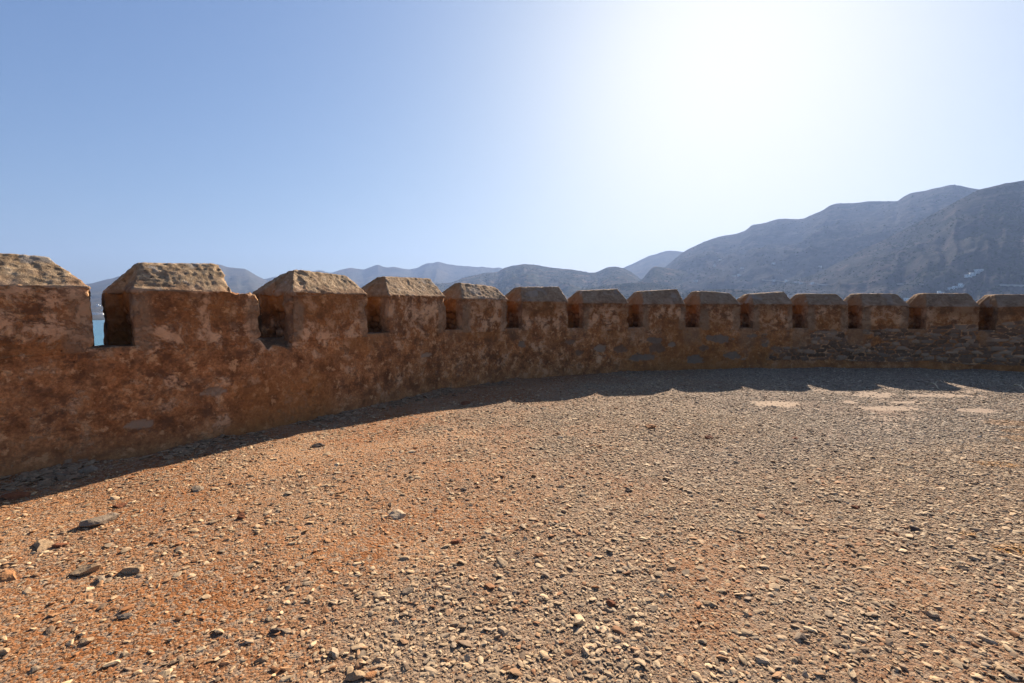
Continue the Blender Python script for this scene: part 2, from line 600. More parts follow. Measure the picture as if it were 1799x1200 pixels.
# ------------------------------------------------------------------ merlons
def remesh(verts, faces_list, voxel, smooth_it=2):
    """several closed convex solids fused into one even skin"""
    bm = bmesh.new()
    for vs, fs in zip(verts, faces_list):
        bv = [bm.verts.new(v) for v in vs]
        for f in fs:
            bm.faces.new([bv[i] for i in f])
    bmesh.ops.recalc_face_normals(bm, faces=bm.faces)
    me = bpy.data.meshes.new('tmp')
    bm.to_mesh(me); bm.free()
    ob = bpy.data.objects.new('tmp', me)
    COL.objects.link(ob)
    m = ob.modifiers.new('r', 'REMESH'); m.mode = 'VOXEL'; m.voxel_size = voxel; m.adaptivity = 0
    if smooth_it:
        m2 = ob.modifiers.new('s', 'SMOOTH'); m2.factor = .5; m2.iterations = smooth_it
    dg = bpy.context.evaluated_depsgraph_get()
    ev = ob.evaluated_get(dg)
    em = ev.to_mesh()
    n = len(em.vertices)
    v = np.empty(n * 3, np.float32); em.vertices.foreach_get('co', v)
    nn = np.empty(n * 3, np.float32); em.vertices.foreach_get('normal', nn)
    faces = [tuple(p.vertices) for p in em.polygons]
    ev.to_mesh_clear()
    bpy.data.objects.remove(ob); bpy.data.meshes.remove(me)
    q = np.array([f if len(f) == 4 else (*f, f[-1]) for f in faces], dtype=np.int64)
    tri = [f for f in faces if len(f) != 4]
    return v.reshape(-1, 3).astype(float), nn.reshape(-1, 3).astype(float), (q if not tri else faces)


def prism(loop0, z0, loop1, z1):
    n = len(loop0)
    vs = [(x, y, z) for (x, y), z in zip(loop0, z0 if hasattr(z0, '__len__') else [z0] * n)]
    vs += [(x, y, z) for (x, y), z in zip(loop1, z1 if hasattr(z1, '__len__') else [z1] * n)]
    fs = [tuple(range(n))[::-1], tuple(range(n, 2 * n))] + [(i, (i + 1) % n, n + (i + 1) % n, n + i) for i in range(n)]
    return vs, fs


def rect(a, b, c, d):
    return [(a, c), (b, c), (b, d), (a, d)]


merlon_labels = {}
n_m = len(gaps) - 1
for i in range(n_m):
    sa, sb = gaps[i][1], gaps[i + 1][0]
    s0 = (sa + sb) / 2
    hw = (sb - sa) / 2
    zs, zk, zt = float(h_sill(s0)), float(h_sh(s0)), float(h_top(s0))
    pxm = float(fx(np.array([s0]))[0])
    r = random.Random(100 + i)
    zk += r.uniform(-.015, .015); zt += r.uniform(-.025, .025)
    is_broken = 300 < pxm < 400
    T0 = .012 if False else -.003
    mid0, mid1 = .19 + r.uniform(-.02, .03), .55 + r.uniform(-.03, .03)
    if pxm > 1150:
        zt += .01
    pl_ = .16 if is_broken else (.12 if pxm < 900 else .15)
    pr_ = .05 if pxm < 900 else .145
    leaf_top = zk - .015
    parts = [prism(rect(-hw, hw, T0, mid0), zs - .07, rect(-hw + .004, hw - .004, T0, mid0), zk),
             prism(rect(-hw + .035, hw - .035, mid0 - .05, mid1 + .05), zs - .06, rect(-hw + .035, hw - .035, mid0 - .05, mid1 + .05), zk + .02),
             prism(rect(-hw + .01, hw - .01, mid0 - .05, mid1 + .05), zk - .24 + r.uniform(-.08, .05), rect(-hw + .01, hw - .01, mid0 - .05, mid1 + .05), zk + .02),
             prism(rect(-hw - pl_, hw + pr_, mid1, THICK - .012), zs - .065, rect(-hw - pl_, hw + pr_, mid1, THICK - .012), leaf_top)]
    v, nn, fc = remesh([p[0] for p in parts], [p[1] for p in parts], .021, 1)
    sv = v[:, 0] + s0
    tv, zv = v[:, 1], v[:, 2]
    isf = sstep(-.55, -.9, nn[:, 1]) * sstep(.06, .03, tv)
    d = front_disp(sv, zv) * isf
    side = 1 - isf
    jit = i * 13.7
    d3 = .03 * fbm(sv * 6 + jit, tv * 6, zv * 6, 4) + .012 * fbm(sv * 22, tv * 22 + jit, zv * 22, 2)
    inner = sstep(mid0 - .02, mid0 + .03, tv) * sstep(mid1 + .02, mid1 - .03, tv) * sstep(.5, .85, np.abs(nn[:, 0]))
    ridc, edgec = cells(tv / .16 + jit, zv / .11 + jit, i)
    lowz = sstep(zk - .2, zk - .3, zv)
    d3 = d3 + inner * lowz * (.03 * sstep(0, .3, edgec) - .035) * 1.2
    # worn edges: nearest distance to the vertical front corners and the top
    ec = np.minimum(np.abs(np.abs(v[:, 0]) - hw), 9) + np.abs(tv)
    wear = sstep(.09, .0, ec) * np.maximum(fbm(sv * 0 + jit, zv * 7 + i, zv * 0 + np.sign(v[:, 0]) * 3, 3) + .12, 0) * .075
    v2 = v + nn * (d * 1.0 + d3 * side - wear)[:, None]
    if is_broken:   # crumbled right shoulder
        pxv = fx(sv)
        low = sstep(410, 425, pxv) * sstep(.12, .02, zk - zv)
        v2[:, 2] -= low * (.05 + .06 * fbm(sv * 9, tv * 9, zv * 0, 3) + .05 * sstep(452, 462, pxv))
    x, y = curve(v2[:, 0] + s0, v2[:, 1])
    st, mo, to, _, n1, n2 = wall_attrs(sv, zv, np.zeros_like(sv))
    near_end = np.abs(v[:, 0]) - hw
    bandw = .13 + .10 * r.random()
    sidesel = np.where(v[:, 0] < 0, 1.0 if r.random() < .8 else .25, .8 if r.random() < .7 else .2)
    g = sstep(-bandw - .05, -bandw + .03, near_end + .06 * n1) * sidesel * isf * sstep(zk - .03, zk - .16, zv + .1 * n1) * .85
    g = np.maximum(g, sstep(mid0 + .02, mid0 - .03, tv) * (1 - isf) * .6)
    og = sstep(mid0 - .08, mid0 + .03, tv) * sstep(mid1 + .03, mid1 - .01, tv) * sstep(-.25, .2, fbm(tv * 5, zv * 4, zv * 0 + jit, 3) + .5 * sstep(zk - .35, zk - .1, zv))
    og = np.maximum(og * (1 - isf), sstep(-.05, .4, n1 + .2 * (pxm > 1450)) * .5 * isf)
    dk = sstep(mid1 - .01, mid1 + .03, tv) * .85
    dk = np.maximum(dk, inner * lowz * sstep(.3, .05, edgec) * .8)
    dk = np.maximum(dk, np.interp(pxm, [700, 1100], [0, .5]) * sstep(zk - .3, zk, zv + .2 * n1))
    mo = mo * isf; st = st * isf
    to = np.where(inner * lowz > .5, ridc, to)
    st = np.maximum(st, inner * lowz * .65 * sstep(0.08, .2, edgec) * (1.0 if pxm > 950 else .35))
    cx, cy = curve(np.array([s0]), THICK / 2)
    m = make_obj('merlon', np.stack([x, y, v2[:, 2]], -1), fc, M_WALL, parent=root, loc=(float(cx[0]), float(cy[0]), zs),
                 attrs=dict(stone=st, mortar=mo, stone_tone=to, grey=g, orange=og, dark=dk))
    if is_broken:
        m['label'] = 'merlon with its right end broken off under the coping'
    # coping
    e = (.16 if pxm < 900 else .10) + r.uniform(-.02, .03)
    ea, eb = e + r.uniform(-.03, .04), e + r.uniform(-.03, .04)
    over = .001
    za = zk - .012
    right_end = hw + over
    if is_broken:
        right_end = s_of(417) - s0
        eb = .05
    if -100 < pxm < 140:
        eb = .27
    fy0 = .27 + r.uniform(-.03, .03)
    fy1 = fy0 + (r.uniform(.16, .24) if pxm < 900 else (.26 if pxm < 1150 else .40))
    if pxm < 140:
        zt += .03
    lean = r.uniform(-.035, .035)
    bl, br = (pl_ - .012, 0.0 if is_broken else pr_ - .012)
    tb = THICK - .04
    lower = [(-hw - over, -over), (right_end + over, -over), (right_end + over, mid1 - .06), (right_end + br, mid1 + .01), (right_end + br, tb),
             (-hw - bl, tb), (-hw - bl, mid1 + .01), (-hw - over, mid1 - .06)]
    ym = (fy0 + fy1) / 2
    ul, ur_ = -hw + ea, right_end - eb
    upper = [(ul, fy0), (ur_, fy0 + r.uniform(-.02, .02)), (ur_, ym - .02), (ur_, ym + .02), (ur_, fy1), (ul, fy1), (ul, ym + .02), (ul, ym - .02)]
    cp = prism(lower, za - .04, lower, za + .012)
    cp2 = prism(lower, za + .010, upper, [zt - lean] + [zt + lean] * 4 + [zt - lean] * 3)
    v, nn, fc = remesh([cp[0], cp2[0]], [cp[1], cp2[1]], .018 if pxm < 800 else .021, 1 if pxm < 700 else (4 if pxm < 1000 else 9))
    sv = v[:, 0] + s0
    tv, zv = v[:, 1], v[:, 2]
    up = sstep(za + .01, za + .06, zv)
    d = (.009 * fbm(sv * 2.6 + jit, tv * 2.6, zv * 2.6, 3) + .006 * fbm(sv * 9 + jit, tv * 9, zv * 9, 3) + .008 * fbm(sv * 30, tv * 30 + jit, zv * 30, 2)
         - .005 * sstep(.5, .75, fbm(sv * 6 + 3, tv * 6 + jit, zv * 6, 2)))
    d = d * (.12 + .88 * up) + front_disp(sv, zv) * (1 - up) * sstep(-.55, -.9, nn[:, 1]) * sstep(.06, .03, tv)
    # knocked-off hips and arrises
    hip = np.minimum(np.abs(np.abs(tv - (fy0 + fy1) / 2) - .1), np.abs(v[:, 0] - np.where(v[:, 0] < 0, -hw + ea, right_end - eb)))
    d = d - .02 * sstep(.10, .0, hip) * sstep(.05, .5, fbm(sv * 3.3 + jit * 2, tv * 3, zv * 3, 3)) * up
    if is_broken:
        d = d - .06 * sstep(right_end - .15, right_end, v[:, 0]) * (fbm(sv * 9, tv * 9, zv * 9, 2) + .3)
    v2 = v + nn * d[:, None]
    v2[:, 2] += (1 - sstep(za - .03, za + .03, zv)) * .045 * (fbm(sv * 5 + jit, tv * 5, zv * 0, 4) + .25)
    x, y = curve(v2[:, 0] + s0, v2[:, 1])
    low = sstep(za + .13, za + .0, zv + .16 * fbm(sv * 6, tv * 6, zv * 6 + jit, 4))
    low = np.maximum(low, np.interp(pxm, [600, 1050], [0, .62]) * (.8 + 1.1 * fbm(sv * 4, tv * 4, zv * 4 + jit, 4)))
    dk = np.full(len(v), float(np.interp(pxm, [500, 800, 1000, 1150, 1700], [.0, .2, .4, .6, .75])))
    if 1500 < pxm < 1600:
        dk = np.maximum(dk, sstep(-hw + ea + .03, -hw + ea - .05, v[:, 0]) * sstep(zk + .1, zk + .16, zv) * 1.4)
    endf = sstep(.35, .6, -nn[:, 0])
    og = endf * (.7 if pxm > 600 else .35) * sstep(-.5, .1, fbm(sv * 4, tv * 4, zv * 4 + jit, 3) + .35 * sstep(zt - .05, zk + .05, zv)) 
    low = low * (1 - .7 * endf * (pxm > 600))
    og = og * (1.0 if pxm < 900 else 1.25)
    gy = sstep(.35, .5, fbm(sv * 3 + jit, tv * 3, zv * 3, 3)) * .7
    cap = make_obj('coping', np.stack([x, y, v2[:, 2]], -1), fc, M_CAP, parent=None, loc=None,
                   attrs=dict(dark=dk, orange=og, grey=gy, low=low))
    off = np.array([float(cx[0]), float(cy[0]), zk])
    co = np.stack([x, y, v2[:, 2]], -1) - off
    cap.data.vertices.foreach_set('co', co.astype(np.float32).ravel())
    cap.parent = m
    cap.location = Vector(off) - Vector((float(cx[0]), float(cy[0]), zs))
    if is_broken:
        cap['label'] = 'coping broken away short of the right end'

# ------------------------------------------------------------------ terrace ground
def axis(segments):
    out = []
    for a, b, st in segments:
        out += list(np.arange(a, b, st))
    return np.array(out + [segments[-1][1]])


gx = axis([(-14, -7, .25), (-7, -3.4, .05), (-3.4, 6, .035), (6, 15, .05), (15, 24, .25)])
gy = axis([(-14, 0, .3), (0, 1.2, .08), (1.2, 6.5, .03), (6.5, 14.4, .045)])
GX, GY = np.meshgrid(gx, gy, indexing='ij')
# distance to the wall line, signed: positive on the terrace side
Cs = C[::10]; Ns = Nn[::10]


def wall_dist(x, y):
    x, y = x.ravel(), y.ravel()
    out = np.empty(len(x))
    for a in range(0, len(x), 20000):
        dx = x[a:a + 20000, None] - Cs[None, :, 0]
        dy = y[a:a + 20000, None] - Cs[None, :, 1]
        d2 = dx * dx + dy * dy
        j = d2.argmin(1)
        ii = np.arange(len(j))
        sg = dx[ii, j] * Ns[j, 0] + dy[ii, j] * Ns[j, 1]
        out[a:a + 20000] = np.where(sg > 0, -1, 1) * np.sqrt(d2[ii, j])
    return out


def gheight(x, y, wd):
    z = .030 * fbm(x * .45, y * .45, x * 0 + 2, 3) + .012 * fbm(x * 1.8, y * 1.8, x * 0 + 5, 3)
    z = z * sstep(0, 1.0, np.abs(wd) + .15)
    z = z + .055 * np.exp(-np.maximum(wd, 0) / .14) * (.45 + fbm(x * 2.2, y * 2.2, x * 0 + 7, 3))
    return z


def stony(x, y):
    """0 bare red soil .. 1 thick gravel"""
    a = np.interp(x - .22 * (y - 3), [-4.5, -2.2, -.6, 1.2, 8], [.12, .26, .52, .86, 1.0])
    n = fbm(x * .55 + 3, y * .55, x * 0 + 4, 3)
    n2 = fbm(x * 1.7 + 9, y * 1.7, x * 0 + 1, 3)
    # tracks and a bare tongue of soil at the front
    t1 = np.exp(-((x - .75 - .5 * (y - 2.0)) / .28) ** 2) * sstep(3.4, 2.4, y)
    t2 = np.exp(-((x + .95 + .2 * (y - 2.5)) / .4) ** 2) * sstep(3.6, 2.4, y)
    v = a + .55 * n + .38 * n2 - .32 * t1 - .2 * t2
    v = v - .28 * sstep(6.5, 9, y) * sstep(3.5, 1, x)
    return np.clip(v, 0.03, 1.25)


# pale trodden patches and yellow soil at the far right: column, row, half width, half height
pale_px = [(1570, 749, 45, 5), (1560, 716, 40, 4), (1590, 706, 45, 4), (1700, 785, 55, 6), (1740, 740, 30, 5), (1720, 722, 30, 4), (1495, 706, 12, 3),
           (1360, 708, 30, 4), (1560, 733, 35, 3), (1640, 695, 60, 3), (1585, 770, 16, 4), (1490, 742, 12, 3), (1660, 782, 30, 6), (1540, 692, 30, 3)]
yel_px = [(1792, 758, 26, 5), (1798, 770, 26, 4), (1760, 815, 30, 5), (1770, 742, 30, 4), (1700, 940, 25, 6), (1780, 965, 30, 8)]


def patch(x, y, lst, wob=.5):
    m = np.zeros_like(x)
    n = fbm(x * 1.1, y * 3.0, x * 0 + 12, 4)
    n2 = fbm(x * 7, y * 7, x * 0 + 2, 3)
    for bx, by, bw, bh in lst:
        c = at(bx, by)
        e = at(bx + bw, by)
        dn = at(bx, by + bh)
        d = np.sqrt(((x - c.x - .25 * (y - c.y)) / (e.x - c.x)) ** 2 + ((y - c.y) / (c.y - dn.y)) ** 2)
        m = np.maximum(m, sstep(1.35, .95, d + wob * n * 2.4 + .7 * n2))
    if lst is pale_px:
        reg = sstep(7.2, 8.4, y) * sstep(4.2, 6.2, x - .25 * (y - 8)) * sstep(.2, .8, wall_dist(x, y).reshape(x.shape))
        k = fbm(x * .9 + 3, y * 2.4, x * 0 + 77, 4) + .35 * fbm(x * 6, y * 8, x * 0 + 7, 3)
        m = np.maximum(m, reg * .75 * sstep(.16, .34, k))
    return m


WD = wall_dist(GX, GY).reshape(GX.shape)
GZ = gheight(GX, GY, WD)
keepv = (WD > -.35)
fc = grid_faces(*GX.shape)
fc = fc[keepv.ravel()[fc].all(1)]
used = np.zeros(GX.size, bool); used[fc.ravel()] = True
remap = np.cumsum(used) - 1
gv = np.stack([GX.ravel(), GY.ravel(), GZ.ravel()], -1)[used]
ST = stony(GX, GY).ravel()[used]
PALE = patch(GX, GY, pale_px).ravel()[used]
YEL = patch(GX, GY, yel_px).ravel()[used]

t = NT('gritty_red_soil')
p = t.pos()
big = t.noise(p, .7, 5, .6, .4)
mid = t.noise(p, 5, 7, .65)
fine = t.noise(p, 38, 7, .75)
grain = t.noise(p, 150, 4, .7)
soil = t.ramp(mid, [(.25, (.20, .072, .022)), (.5, (.275, .106, .036)), (.75, (.335, .152, .060))])
soil = t.mix(t.maprange(big, .42, .62, 0, .6), soil, (.43, .245, .125))
stn = t.attr('stony')
gravelly = t.ramp(fine, [(.25, (.115, .072, .045)), (.45, (.225, .148, .092)), (.6, (.29, .20, .130)), (.78, (.38, .28, .195))])
col = t.mix(t.math('MULTIPLY', t.maprange(stn, .1, .85), .95), soil, gravelly)
v1 = t.voro(p, 70, 'F1', 'Color')
sp = t.n('ShaderNodeSeparateColor'); t.l(v1, sp.inputs[0])
col = t.mix(t.maprange(sp.outputs[0], .62, .7, 0, .75), col, t.ramp(sp.outputs[1], [(0, (.18, .12, .08)), (.4, (.33, .235, .15)), (.8, (.40, .28, .175)), (1, (.23, .10, .042))]))
v3 = t.voro(p, 28, 'F1', 'Color')
sp3 = t.n('ShaderNodeSeparateColor'); t.l(v3, sp3.inputs[0])
col = t.mix(t.maprange(sp3.outputs[0], .80, .86, 0, .7), col, t.ramp(sp3.outputs[1], [(0, (.15, .10, .068)), (.5, (.31, .215, .14)), (1, (.38, .28, .185))]))
col = t.mix(t.math('MULTIPLY', t.attr('pale'), t.ramp(fine, [(.36, .25), (.58, 1)])), col, t.mix(mid, (.37, .235, .125), (.46, .31, .18)))
col = t.mix(t.math('MULTIPLY', t.attr('yellow'), .85), col, (.40, .18, .03))
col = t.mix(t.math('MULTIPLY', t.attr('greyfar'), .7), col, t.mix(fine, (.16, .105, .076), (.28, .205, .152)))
h1 = t.voro(p, 70)
h3 = t.voro(p, 28)
hh = t.math('SUBTRACT', t.math('ADD', t.math('MULTIPLY', fine, .6), t.math('MULTIPLY', grain, .3)), t.math('MULTIPLY', h1, .45))
hh = t.math('SUBTRACT', hh, t.math('MULTIPLY', h3, .5))
pinv = t.math('SUBTRACT', 1.0, t.math('MULTIPLY', t.attr('pale'), .75))
nrm = t.bump(t.math('MULTIPLY', hh, pinv), .9, .022)
M_GROUND = t.done(col, .95, nrm, .12)


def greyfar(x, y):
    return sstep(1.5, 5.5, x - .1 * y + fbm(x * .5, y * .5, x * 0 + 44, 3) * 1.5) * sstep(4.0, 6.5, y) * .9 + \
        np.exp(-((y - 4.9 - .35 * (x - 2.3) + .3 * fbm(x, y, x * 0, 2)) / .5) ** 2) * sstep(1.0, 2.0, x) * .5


GF = np.clip(greyfar(gv[:, 0], gv[:, 1]), 0, 1)
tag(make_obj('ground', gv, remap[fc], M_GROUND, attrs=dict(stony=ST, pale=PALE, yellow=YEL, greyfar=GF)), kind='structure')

# ------------------------------------------------------------------ stones
def rock_mesh(seed, flat=.5, sub=2, cuts=9, elong=1.3, rough=.05):
    r = np.random.default_rng(seed)
    bm = bmesh.new()
    bmesh.ops.create_icosphere(bm, subdivisions=sub, radius=1.0)
    v = np.array([x.co[:] for x in bm.verts])
    f = np.array([[x.index for x in fc_.verts] for fc_ in bm.faces])
    bm.free()
    for k in range(cuts):
        n = r.normal(size=3); n /= np.linalg.norm(n)
        dd = r.uniform(.42, .82)
        over = np.maximum(v @ n - dd, 0)
        v = v - over[:, None] * n
    v = v * np.array([elong, 1.0, flat])
    v = v + rough * np.stack([fbm(v[:, 0] * 2 + seed, v[:, 1] * 2, v[:, 2] * 2 + 7 * k, 3) for k in range(3)], -1)
    sh = np.array([[1, r.uniform(-.4, .4), 0], [0, 1, 0], [0, 0, 1]])
    v = v @ sh
    v /= max(np.ptp(v[:, 0]), np.ptp(v[:, 1]))
    return v, f


t = NT('gravel_stone')
ic = t.attr('col', 'INSTANCER', 'Color')
p = t.pos()
nz = t.noise(p, 60, 4, .6)
col = t.mix(1.0, ic, t.ramp(nz, [(.3, .72), (.7, 1.22)]), 'MULTIPLY')
M_GRAVEL = t.done(col, .92, t.bump(nz, .35, .004), .15)

pc = bpy.data.collections.new('gravel_kinds')
NK = 22
for k in range(NK):
    v, f = rock_mesh(300 + k, flat=[.20, .31, .44, .25][k % 4], sub=2, cuts=10, elong=[1.2, 1.6, 1.35, 1.0][k % 4])
    o = make_obj('gravel_kind_%02d' % k, v, f, M_GRAVEL, smooth=False, link=False)
    pc.objects.link(o)


def scatter(n, y0, y1, dmin, dmax, power, dens, margin=1.22):
    """points on the terrace inside a wedge a little wider than the view"""
    y = np.sqrt(rng.random(n) * (y1 ** 2 - y0 ** 2) + y0 ** 2)
    x = (rng.random(n) * 2 - 1) * (y * margin + .9)
    st = stony(x, y)
    k = rng.random(n) < np.clip(dens(x, y, st), 0, 1)
    x, y = x[k], y[k]
    wd = wall_dist(x, y)
    k = wd > .02
    x, y, wd = x[k], y[k], wd[k]
    u = rng.random(len(x))
    d = (dmin ** -power + u * (dmax ** -power - dmin ** -power)) ** (-1 / power)
    return x, y, wd, d


def area(y0, y1, m=1.22):
    return m * (y1 ** 2 - y0 ** 2) + 1.8 * (y1 - y0)


def nopale(x, y):
    return 1 - .92 * patch(x, y, pale_px)


sets = []
def add(per_m2, y0, y1, dmin, dmax, power, dens):
    sets.append(scatter(int(per_m2 * area(y0, y1)), y0, y1, dmin, dmax, power, dens))


add(4200, 1.5, 4.2, .005, .011, 2, lambda x, y, s: .35 + .5 * s)
add(3000, 1.5, 5.5, .010, .020, 2, lambda x, y, s: .16 + .75 * s)
add(1500, 5.5, 9.0, .012, .024, 2, lambda x, y, s: (.2 + .7 * s) * nopale(x, y))
add(900, 9.0, 14.2, .016, .034, 2, lambda x, y, s: (.15 + .75 * s) * nopale(x, y))
add(1150, 1.5, 7.0, .022, .048, 2.2, lambda x, y, s: .05 + .9 * s ** 1.3)
add(520, 7.0, 14.2, .025, .055, 2.2, lambda x, y, s: (.06 + .8 * s ** 1.3) * nopale(x, y))
add(95, 1.5, 14.2, .040, .075, 2.5, lambda x, y, s: (.14 + .8 * s) * nopale(x, y))
add(2.6, 1.5, 14.2, .06, .10, 2.5, lambda x, y, s: .5 + .3 * s)
# slaty debris along the foot of the wall
nsp = 9000
ss = S_L - 1 + rng.random(nsp) ** 1.5 * 13
off = np.abs(rng.normal(0, .2, nsp)) + .03
fx_, fy_ = curve(ss, -off)
dd_ = .018 + .11 * rng.random(nsp) ** 4
kk = rng.random(nsp) < np.interp(ss, [S_L, S_L + 4, S_L + 12], [1, .5, .12]) * sstep(-.25, .2, fbm(ss * 1.3, ss * 0, ss * 0 + 5, 3))
sets.append((fx_[kk], fy_[kk], off[kk], dd_[kk]))

gxs = np.concatenate([s[0] for s in sets]); gys = np.concatenate([s[1] for s in sets])
gwd = np.concatenate([s[2] for s in sets]); gd = np.concatenate([s[3] for s in sets])
foot = np.zeros(len(gxs), bool); foot[-len(sets[-1][0]):] = True
N = len(gxs)
gzs = gheight(gxs, gys, gwd)
idx = rng.integers(0, NK, N).astype(np.int32)
rot = np.stack([rng.normal(0, .17, N), rng.normal(0, .17, N), rng.random(N) * 6.283], -1)
scl = gd[:, None] * np.stack([np.ones(N), rng.uniform(.75, 1.05, N), rng.uniform(.7, 1.25, N)], -1)
flatv = np.array([[.20, .31, .44, .25][k % 4] for k in range(NK)])[idx]
gzs = gzs + gd * flatv * .12 + rng.random(N) * .004
stn = stony(gxs, gys)
pal = np.array([(.55, .42, .29), (.48, .37, .265), (.38, .305, .24), (.64, .51, .36), (.45, .27, .155), (.38, .19, .095), (.28, .205, .155), (.58, .43, .28)])
wts_r = np.array([.24, .22, .15, .10, .07, .04, .08, .10]); wts_l = np.array([.18, .12, .04, .10, .26, .18, .03, .09])
ur = rng.random(N)
cr = np.searchsorted(np.cumsum(wts_r / wts_r.sum()), ur).clip(0, 7)
cl = np.searchsorted(np.cumsum(wts_l / wts_l.sum()), ur).clip(0, 7)
pickr = rng.random(N) < np.clip(stn * 1.1, 0, 1)
gcol = np.where(pickr[:, None], pal[cr], pal[cl])
gcol[foot] = np.array([.33, .25, .185])
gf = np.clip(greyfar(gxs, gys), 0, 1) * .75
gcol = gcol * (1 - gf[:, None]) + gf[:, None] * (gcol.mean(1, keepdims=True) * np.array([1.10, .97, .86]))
yl = patch(gxs, gys, yel_px)
gcol = gcol * (1 - .5 * yl[:, None]) + .5 * yl[:, None] * np.array([.5, .26, .07])
small = sstep(.024, .010, gd) * (1 - .75 * np.clip(stn, 0, 1))
gcol = gcol * (1 - .55 * small[:, None]) + .55 * small[:, None] * np.array([.48, .245, .112])
rr = np.clip(stn, 0, 1)[:, None] * .27
gcol = gcol * (1 - rr) + rr * gcol.mean(1, keepdims=True) * np.array([1.20, 1.12, 1.06])
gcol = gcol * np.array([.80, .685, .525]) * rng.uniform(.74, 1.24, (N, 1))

gm_ = bpy.data.meshes.new('gravel')
gm_.vertices.add(N)
gm_.vertices.foreach_set('co', np.stack([gxs, gys, gzs], -1).astype(np.float32).ravel())
a = gm_.attributes.new('idx', 'INT', 'POINT'); a.data.foreach_set('value', idx)
a = gm_.attributes.new('rot', 'FLOAT_VECTOR', 'POINT'); a.data.foreach_set('vector', rot.astype(np.float32).ravel())
a = gm_.attributes.new('scl', 'FLOAT_VECTOR', 'POINT'); a.data.foreach_set('vector', scl.astype(np.float32).ravel())
a = gm_.attributes.new('col', 'FLOAT_COLOR', 'POINT'); a.data.foreach_set('color', np.c_[gcol, np.ones(N)].astype(np.float32).ravel())
gm_.materials.append(M_GRAVEL)
gob = bpy.data.objects.new('gravel', gm_)
COL.objects.link(gob)
tag(gob, 'loose tan and grey gravel strewn over the red soil of the terrace', 'gravel', kind='stuff')


def instance_tree(name, coll, use_idx=True):
    ng = bpy.data.node_groups.new(name, 'GeometryNodeTree')
    ng.interface.new_socket('Geometry', in_out='INPUT', socket_type='NodeSocketGeometry')
    ng.interface.new_socket('Geometry', in_out='OUTPUT', socket_type='NodeSocketGeometry')
    gi, go = ng.nodes.new('NodeGroupInput'), ng.nodes.new('NodeGroupOutput')
    iop = ng.nodes.new('GeometryNodeInstanceOnPoints')
    ci = ng.nodes.new('GeometryNodeCollectionInfo')
    ci.inputs['Collection'].default_value = coll
    ci.inputs['Separate Children'].default_value = True
    ci.inputs['Reset Children'].default_value = True
    iop.inputs['Pick Instance'].default_value = True
    def na(n, ty):
        x = ng.nodes.new('GeometryNodeInputNamedAttribute')
        x.data_type = ty
        x.inputs['Name'].default_value = n
        return x.outputs['Attribute']
    ng.links.new(gi.outputs[0], iop.inputs['Points'])
    ng.links.new(ci.outputs[0], iop.inputs['Instance'])
    ng.links.new(na('idx', 'INT'), iop.inputs['Instance Index'])
    ng.links.new(na('rot', 'FLOAT_VECTOR'), iop.inputs['Rotation'])
    ng.links.new(na('scl', 'FLOAT_VECTOR'), iop.inputs['Scale'])
    ng.links.new(iop.outputs[0], go.inputs[0])
    return ng


gob.modifiers.new('scatter', 'NODES').node_group = instance_tree('scatter_gravel', pc)

# single larger stones: column, row of its middle, width px, height/width, flat, colour, tilt, label
def stone_mat(name, c, c2):
    t = NT(name)
    p = t.pos()
    n = t.noise(p, 18, 8, .7, .6)
    n2 = t.noise(p, 75, 5, .7)
    col = t.ramp(n, [(.3, c2), (.6, c), (.8, tuple(min(1, x * 1.2) for x in c))])
    return t.done(col, .93, t.bump(t.math('ADD', n, t.math('MULTIPLY', n2, .5)), .7, .012), .15)


